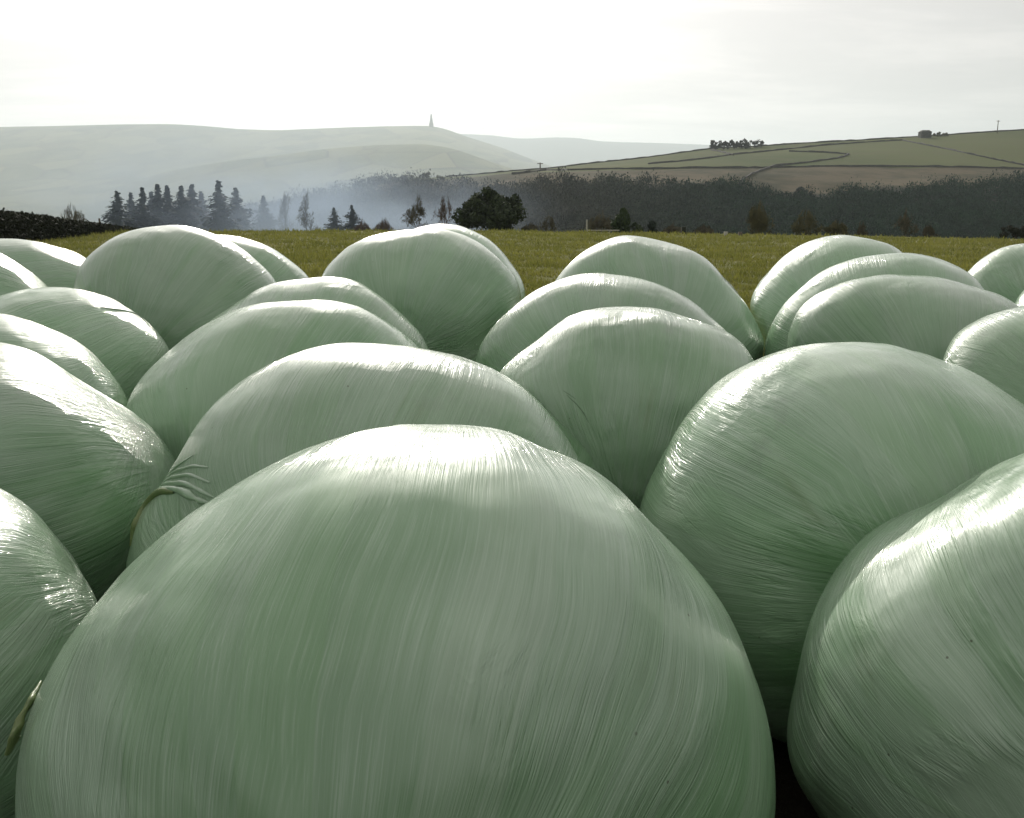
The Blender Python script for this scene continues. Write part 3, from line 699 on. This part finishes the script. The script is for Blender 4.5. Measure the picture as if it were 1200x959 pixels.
bare(947, 68, 246, 36, 'fan shaped leafless bush on the right field edge', 310, mats=(M_BARK, M_SHRUB), name='bare_shrub', multi=7, depth=5)
bare(983, 68, 259, 30, 'low bush just right of the fan shaped one', 311, mats=(M_BARK, M_SHRUB), name='bare_shrub', multi=7, depth=5)
bare(1012, 68, 260, 16, 'small twiggy bush between the low bush and the branching one', 312, name='bare_shrub', multi=5, depth=5)
bare(1063, 66, 246, 34, 'dark branching leafless bush on the right field edge', 313, name='bare_shrub', multi=4, depth=5)
bare(1090, 66, 264, 20, 'very low scrub to the right of the branching bush', 314, name='bare_shrub', multi=5, depth=5)
bare(790, 70, 263, 36, 'low scrub strip between the tiny conifer and the short post', 315, name='bare_shrub', multi=8, depth=5)
bare(826, 70, 264, 30, 'low scrub strip right of the short post', 316, name='bare_shrub', multi=8, depth=5)
bare(424, 84, 259, 30, 'reddish low scrub right of the two small firs', 317, mats=(M_BARK, M_TWIGR), name='bare_shrub', multi=8, depth=5)
bare(448, 84, 257, 26, 'reddish low scrub left of the spreading leafless tree', 318, mats=(M_BARK, M_TWIGR), name='bare_shrub', multi=8, depth=5)
p, h = place(574, 66, 221); w = 82*66/F0
tree('pine_tree', blob_parts(h, w, 401, n=15000, leaf=.020, clumps=75), p, 'broad rounded dark green pine on the far edge of the field', 'pine', None, (M_BARK, M_PINE))
p, h = place(730, 63, 243); w = 26*63/F0
tree('conifer_tree', blob_parts(h, w*1.2, 402, n=4500, leaf=.026, shape='cone', clumps=46), p, 'small cone shaped evergreen with its right side spreading low', 'conifer', None, (M_BARK, M_YEW))
p, h = place(744, 63, 261); w = 26*63/F0
tree('evergreen_bush', blob_parts(h, w, 403, n=2500, leaf=.04, clumps=20), p, 'low dark evergreen bush at the right foot of the cone shaped evergreen', 'bush', None, (M_BARK, M_YEW))
p, h = place(765, 62, 257.5); w = 6.5*62/F0
tree('conifer_sapling', blob_parts(h, w, 404, n=900, leaf=.05, clumps=12), p, 'tiny upright dark conifer standing alone on the field edge', 'sapling', None, (M_BARK, M_FIR))
p, h = place(889, 66, 238); w = 36*66/F0
t_, m_ = bare_parts(h, w, 405, multi=6, depth=6, up=.9); t2, m2 = fir_parts(h, w*.8, 406, tiers=18, open_=.7)
m_.add(m2.v[0], m2.f[0]) if False else None
tree('bushy_tree', (t_, m_), p, 'upright olive brown bushy tree, tallest on the right field edge', 'tree', None, (M_BARK, M_SHRUB), crown='branches')
p, h = place(1194, 64, 261); w = 32*64/F0
tree('evergreen_bush', blob_parts(h, w, 407, n=2500, leaf=.03, clumps=20), p, 'black looking bush at the right edge of the picture, on the field edge', 'bush', None, (M_BARK, M_HEDGE))

# hilltop copse, barn with trees, lone trees along the top of the wood
def on_hill(px, py, dz=-.6):
    q = hit(BV, px, py)
    while q is None: py += .7; q = hit(BV, px, py)
    return q + np.array([0, 0, dz])
copse = [(838, 12, 14, 'left end tree of the copse on the skyline'), (848, 11, 13, 'second tree from the left in the skyline copse'), (860, 12, 14, 'third tree of the skyline copse, fullest crown'), (869, 11.5, 13, 'fourth tree of the skyline copse'), (879, 11.5, 13, 'fifth tree of the skyline copse, sky through its crown'), (889, 9.5, 12, 'right end tree of the skyline copse')]
for k, (px, hp, wp, lb) in enumerate(copse):
    q = on_hill(px, 176 - (px-838)*.06); s_ = q[1]/F0
    tree('copse_tree', blob_parts(hp*s_, (wp+4)*s_, 500+k, n=620 if k < 4 else 420, leaf=.045, clumps=14), q, lb, 'tree', 'trees of the skyline copse', (M_BARK, M_HEDGE))
for k, (px, hp, wp, lb) in enumerate([(1089, 5, 7, 'small tree touching the barn on the skyline'), (1099, 7.5, 12, 'rounded tree right of the barn on the skyline'), (1108, 5, 8, 'low tree at the right of the skyline barn group')]):
    q = on_hill(px, 160.5-(px-1089)*.05); s_ = q[1]/F0
    tree('skyline_tree', blob_parts(hp*s_, wp*s_, 520+k, n=420, leaf=.06, clumps=12), q, lb, 'tree', 'trees by the skyline barn', (M_BARK, M_SHRUB))
q = on_hill(1083.5, 161.5); e = empty('stone_barn', q); tag(e, 'tiny stone barn on the skyline of the right hillside', 'barn')
mb = MB(); mb.box((0, 0, 1.6), (3.2, 2.5, 2.2)); obj('wall', mb.mesh('wall', M_STONE), e)
mb = MB(); mb.add([(-3.5, -2.8, 3.8), (3.5, -2.8, 3.8), (3.5, 2.8, 3.8), (-3.5, 2.8, 3.8), (-3.5, 0, 5.2), (3.5, 0, 5.2)], [[0, 1, 5, 4], [3, 2, 5, 4][::-1], [0, 4, 3, 3], [1, 2, 5, 5]]) if False else mb.box((0, 0, 4.4), (3.5, 2.8, .6), taper=.55)
obj('roof', mb.mesh('roof', M_STONE), e)
q = on_hill(1168.5, 156.5); mb = MB(); mb.tube([(0, 0, 0), (0, 0, 8.5)], [.3, .2], 6); mb.box((0, 0, 8.0), (1.0, .15, .15))
o = obj('utility_pole', mb.mesh('utility_pole', M_WOODP), loc=q); tag(o, 'thin pole on the skyline near the right edge', 'pole')
q = on_hill(633, 199.3); mb = MB(); mb.tube([(0, 0, 0), (0, 0, 4.5)], [.5, .35], 6); mb.box((0, 0, 4.0), (1.6, .2, .2))
o = obj('utility_pole', mb.mesh('utility_pole', M_WOODP), loc=q); tag(o, 'small dark pole on the hill crest left of the copse, against the far ridge', 'pole')
lone = [(788, 224, 13, 13, 'dark pine at the left of the wood top'), (815, 223, 14, 20, 'broad dark pine on the left part of the wood top'), (864, 222, 11, 13, 'dark pine below the end of the dropping wall'), (893, 229, 13, 13, 'dark pine standing alone above the wood'),
        (916, 236, 16, 15, 'dark pine above the fan shaped bush'), (937, 229, 15, 12, 'tall dark pine over the upper wood'), (948, 234, 14, 15, 'dark pine joined to the tall one on its left'), (986, 232, 15, 13, 'dark pine right of the joined pair'),
        (1187, 219, 9, 14, 'dark pine on the wood top near the right edge'), (530, 219, 7, 12, 'small dark tree in the pasture at the left end of the hill')]
for k, (px, py, hp, wp, lb) in enumerate(lone):
    q = on_hill(px, py+2); s_ = q[1]/F0
    tree('pine_tree', blob_parts(hp*s_, wp*s_, 540+k, n=520, leaf=.045, clumps=12), q, lb, 'pine', 'pines along the top of the hillside wood', (M_BARK, M_FIR))
crown_l = [(446, 12), (462, 11), (474, 13), (487, 11), (500, 12), (513, 9), (524, 7)]
ordl = ['first tree from the left on the wooded left end of the hill crest', 'second tree on the wooded left end of the hill crest', 'tallest tree on the wooded left end of the hill crest', 'fourth tree on the wooded left end of the hill crest', 'fifth tree on the wooded left end of the hill crest', 'sixth tree on the wooded left end of the hill crest', 'smallest tree at the right of the wooded hill crest']
for k, (px, hp) in enumerate(crown_l):
    q = on_hill(px, 215 - (px-446)*.06, -1); s_ = q[1]/F0
    tree('crest_tree', blob_parts(hp*s_, 15*s_, 560+k, n=500, leaf=.04, clumps=12), q, ordl[k], 'tree', 'trees on the left end of the hill crest', (M_BARK, M_SHRUB))

# the wood on the slope: thousands of trees that read as one mass
def hillside_wood():
    cols_w = [p_[0] for p_ in woodtop]; top_w = [p_[1] for p_ in woodtop]
    rg = np.random.default_rng(77); C = []; U = []; S = []; n = 0
    for _ in range(10500):
        px = rg.uniform(150, 1330); tp = np.interp(px, cols_w, top_w) + 4 + 7*vnoise(np.array([px*.035, 1., 1.]), 5) + 3*vnoise(np.array([px*.13, 1., 1.]), 6)
        if px < 560: tp = np.interp(px, [150, 300, 350, 420, 470, 523, 560], [271, 252, 240, 222, 214, 222, 226])
        if tp > 288: continue
        py = tp + (292-tp)*rg.random()**.85
        q = hit(BV, px, py)
        if q is None or q[1] > 900: continue
        h = (3.0+2.2*rg.random())*(1.15+.5*float(vnoise(q[:3]*.06, 9))); w = h*(.9+.5*rg.random()); k = 44
        d = rg.normal(size=(k, 3)); d /= np.linalg.norm(d, axis=1)[:, None]; rr = rg.random(k)[:, None]**.4
        c = q + np.array([0, 0, h*.5]) + d*rr*np.array([w*.5, w*.5, h*.5])
        u = rg.normal(size=(k, 3))*np.array([.5, .5, 1.3]); v = rg.normal(size=(k, 3))
        C.append(c); U.append(u*.16); S.append(v*.11)
    m, nt, b = new_mat('winter_wood'); N = NT(nt); p = N.n('ShaderNodeNewGeometry').outputs['Position']
    sx = N.n('ShaderNodeSeparateXYZ', {'Vector': p}).outputs[0]
    ever = N.maprange(N.math('ADD', sx, N.math('MULTIPLY', N.noise(p, .03, 4, .6), 90)), 30, 130, smooth=True)   # evergreens grow toward the right
    dec = N.mix(N.maprange(N.noise(p, .16, 4, .75), .35, .65), (.030, .034, .030), (.115, .115, .095))
    evg = N.mix(N.maprange(N.noise(p, .16, 4, .75), .35, .65), (.004, .018, .010), (.024, .062, .030))
    nt.links.new(N.mix(ever, dec, evg), b.inputs['Base Color']); b.inputs['Roughness'].default_value = 1; b.inputs['Specular IOR Level'].default_value = .05
    mb = MB(); mb.quads_random(np.concatenate(C), np.concatenate(U), np.concatenate(S))
    o = obj('hillside_wood', mb.mesh('hillside_wood', m)); tag(o, 'dark winter wood covering the lower slope of the right hillside', 'wood', kind='stuff')
hillside_wood()

# far blurred tree lines on the left moor are part of its colouring; the hedge at the left
def hedge():
    A = at(-70, 300, 34); Bp = at(152, 300, 60); n = 60000; rg = np.random.default_rng(5)
    t = rg.random(n); top = np.interp(t, [0, 1], [1.0, 0.0])
    x = A[0]+(Bp[0]-A[0])*t; y = 34+(60-34)*t; z0 = field_h(x, y)
    px = W0/2 + F0*x/y; ytop = np.interp(px, [-70, 0, 43, 83, 123, 152], [238, 246, 251.5, 258, 263, 267.5]); ztop = np.array([at(a_, b_, c_)[2] for a_, b_, c_ in zip(px, ytop, y)])
    hh = np.clip(ztop-z0, .12, 3)
    Tn = np.array([Bp[0]-A[0], 26.]); Tn /= np.linalg.norm(Tn); off = rg.normal(0, .33, n)
    f = rg.random(n)**.7
    P = np.stack([x - Tn[1]*off, y + Tn[0]*off, z0 + hh*f*(1+.05*vnoise(np.stack([x*2, y*2, 0*x], -1), 3)) - .02], 1)
    u = rg.normal(size=(n, 3)); v = rg.normal(size=(n, 3)); u /= np.linalg.norm(u, axis=1)[:, None]; v /= np.linalg.norm(v, axis=1)[:, None]
    mb = MB(); mb.quads_random(P, u*.055, v*.032)
    o = obj('hedge', mb.mesh('hedge', M_HEDGE)); tag(o, 'dark clipped hedge tapering away along the left side of the field', 'hedge')
hedge()

# posts, pale stones, wire hoop
def post(px, D, yt, wd, lb, mat, cat='post', name='fence_post', rail=False):
    p, h = place(px, D, yt); mb = MB(); mb.box((0, 0, h/2), (wd, wd, h/2), taper=.9)
    if rail:
        e = empty(name, p); tag(e, lb, cat); obj('upright', mb.mesh('upright', mat), e)
        mb = MB(); mb.box((1.0, .02, h*.22), (1.0, .02, .03)); obj('rail', mb.mesh('rail', mat), e)
    else: o = obj(name, mb.mesh(name, mat), loc=p); tag(o, lb, cat)
post(688, 61, 257.5, .045, 'thin pale upright post with a low rail, left of the cone shaped evergreen', M_PALE, rail=True)
post(802, 62, 266, .14, 'short dark post on the field edge between two strips of scrub', M_HEDGE)
post(115, 62, 256, .05, 'thin dark post at the low end of the hedge', M_WOODP)
post(6, 34, 243, .04, 'thin dark post by the left edge, rising out of the hedge', M_WOODP) if False else None
for px, lb, mt in ((852, 'tiny white stone on the right field edge', M_PALE), (869, 'tiny tan stone right of the white one on the field edge', M_WOODP)):
    p, h = place(px, 59, 270.5)
    mb = MB(); mb.box((0, 0, .12), (.13, .12, .16), taper=.75); o = obj('boundary_stone', mb.mesh('boundary_stone', mt), loc=p); tag(o, lb, 'stone')

# ------------------------------------------------------------------ smoke drifting through the conifers
def smoke():
    me = bpy.data.meshes.new('smoke'); mb = MB()
    c = at(285, 246, 103); n1, n2 = 24, 14; V = []
    for i in range(n2):
        b_ = -math.pi/2 + math.pi*(i+.0)/(n2-1)
        for j in range(n1):
            a_ = 2*math.pi*j/n1; V.append((math.cos(b_)*math.cos(a_), math.cos(b_)*math.sin(a_), math.sin(b_)))
    F_ = [[i*n1+j, i*n1+(j+1) % n1, (i+1)*n1+(j+1) % n1, (i+1)*n1+j] for i in range(n2-1) for j in range(n1)]
    m = bpy.data.materials.new('smoke'); m.use_nodes = True; nt = m.node_tree; nt.nodes.clear(); N = NT(nt)
    out = N.n('ShaderNodeOutputMaterial'); tc = N.n('ShaderNodeTexCoord').outputs['Object']
    ln = N.n('ShaderNodeVectorMath', {0: tc}, operation='LENGTH').outputs['Value']
    nz = N.noise(N.vmath('MULTIPLY', tc, (2.2, 1.5, 2.0)), 1.3, 3, .6)
    d = N.math('MULTIPLY', N.maprange(ln, .15, .95, 1., 0., smooth=True), N.maprange(nz, .38, .68, .15, 1.0))
    vol = N.n('ShaderNodeVolumePrincipled', {'Color': (.62, .76, .95, 1), 'Density': N.math('MULTIPLY', d, .046), 'Anisotropy': .2})
    nt.links.new(vol.outputs[0], out.inputs['Volume'])
    o = obj('smoke', mesh_np('smoke', V, F_, m)); o.location = tuple(c + np.array([0, 8, -3])); o.scale = (38, 42, 15)
    tag(o, 'bluish smoke drifting through the spruces beyond the field', 'smoke', kind='stuff')
smoke()

# ------------------------------------------------------------------ haze
def haze():
    mb = MB(); mb.box((0, 6400, 120), (14200, 8300, 200)); m = bpy.data.materials.new('haze'); m.use_nodes = True; nt = m.node_tree; nt.nodes.clear(); N = NT(nt)
    out = N.n('ShaderNodeOutputMaterial'); vol = N.n('ShaderNodeVolumePrincipled', {'Color': (.79, .89, .94, 1), 'Density': .00013, 'Anisotropy': .35})
    nt.links.new(vol.outputs[0], out.inputs['Volume'])
    V = mb.v[0]; V[:, 2] = np.where(V[:, 2] < 0, -74.0, 680.0)
    o = obj('haze', mesh_np('haze', V, mb.f[0], m, False)); tag(o, 'pale haze filling the valley air', 'haze', kind='stuff')
haze()

# ------------------------------------------------------------------ light
SUN_EL, SUN_AZ = math.radians(23.5), math.radians(-9)      # azimuth from +Y, negative = to the left
sd = Vector((math.sin(SUN_AZ)*math.cos(SUN_EL), math.cos(SUN_AZ)*math.cos(SUN_EL), math.sin(SUN_EL)))
sl = bpy.data.lights.new('sun', 'SUN'); sl.energy = 3.7; sl.angle = math.radians(.6); sl.color = (1, .95, .86)
so = bpy.data.objects.new('sun', sl); col.objects.link(so); so.rotation_euler = sd.to_track_quat('Z', 'Y').to_euler()
w = bpy.data.worlds.new('World'); sc.world = w; w.use_nodes = True; nt = w.node_tree; N = NT(nt); bg = nt.nodes['Background']
sky = N.n('ShaderNodeTexSky', sky_type='NISHITA'); sky.sun_disc = False; sky.sun_elevation = SUN_EL; sky.sun_rotation = SUN_AZ
sky.dust_density = 1.6; sky.air_density = 1.0; sky.altitude = 200
tc = N.n('ShaderNodeTexCoord').outputs['Generated']
sxyz = N.n('ShaderNodeSeparateXYZ', {'Vector': tc})
den = N.math('ADD', N.math('MAXIMUM', sxyz.outputs[2], 0.0), .12)
pl = N.n('ShaderNodeCombineXYZ', {'X': N.math('DIVIDE', sxyz.outputs[0], den), 'Y': N.math('DIVIDE', sxyz.outputs[1], den), 'Z': 0.0}).outputs[0]
cn = N.noise(N.vmath('MULTIPLY', pl, (.5, 1.1, 1)), 1.1, 7, .62, .4)
cf = N.maprange(cn, .40, .66, smooth=True)
bw = N.n('ShaderNodeRGBToBW', {'Color': sky.outputs[0]}).outputs[0]
bw = N.math('MULTIPLY', N.math('POWER', bw, .6), N.maprange(N.n('ShaderNodeSeparateXYZ', {'Vector': N.n('ShaderNodeTexCoord').outputs['Generated']}).outputs[2], 0, 1, 1.62, 7.6))      # thin high cloud evens out the clear sky behind it
grey = N.n('ShaderNodeCombineColor', {0: N.math('MULTIPLY', bw, 1.065), 1: N.math('MULTIPLY', bw, 1.0), 2: N.math('MULTIPLY', bw, .965)}).outputs[0]
veil = N.mix(.93, sky.outputs[0], grey)
lit = N.mix(1.0, veil, (1.26, 1.25, 1.24), 'MULTIPLY')
nt.links.new(N.mix(cf, veil, lit), bg.inputs['Color']); bg.inputs['Strength'].default_value = .0740

# ------------------------------------------------------------------ render settings
sc.view_settings.view_transform = 'Standard'; sc.view_settings.look = 'None'; sc.view_settings.gamma = 1.0
sc.view_settings.use_curve_mapping = False; sc.view_settings.exposure = 0.0
cy = sc.cycles; cy.use_denoising = True; cy.max_bounces = 6; cy.diffuse_bounces = 4; cy.glossy_bounces = 3; cy.volume_bounces = 1; cy.transparent_max_bounces = 8
cy.volume_step_rate = 4.0; cy.sample_clamp_indirect = 8
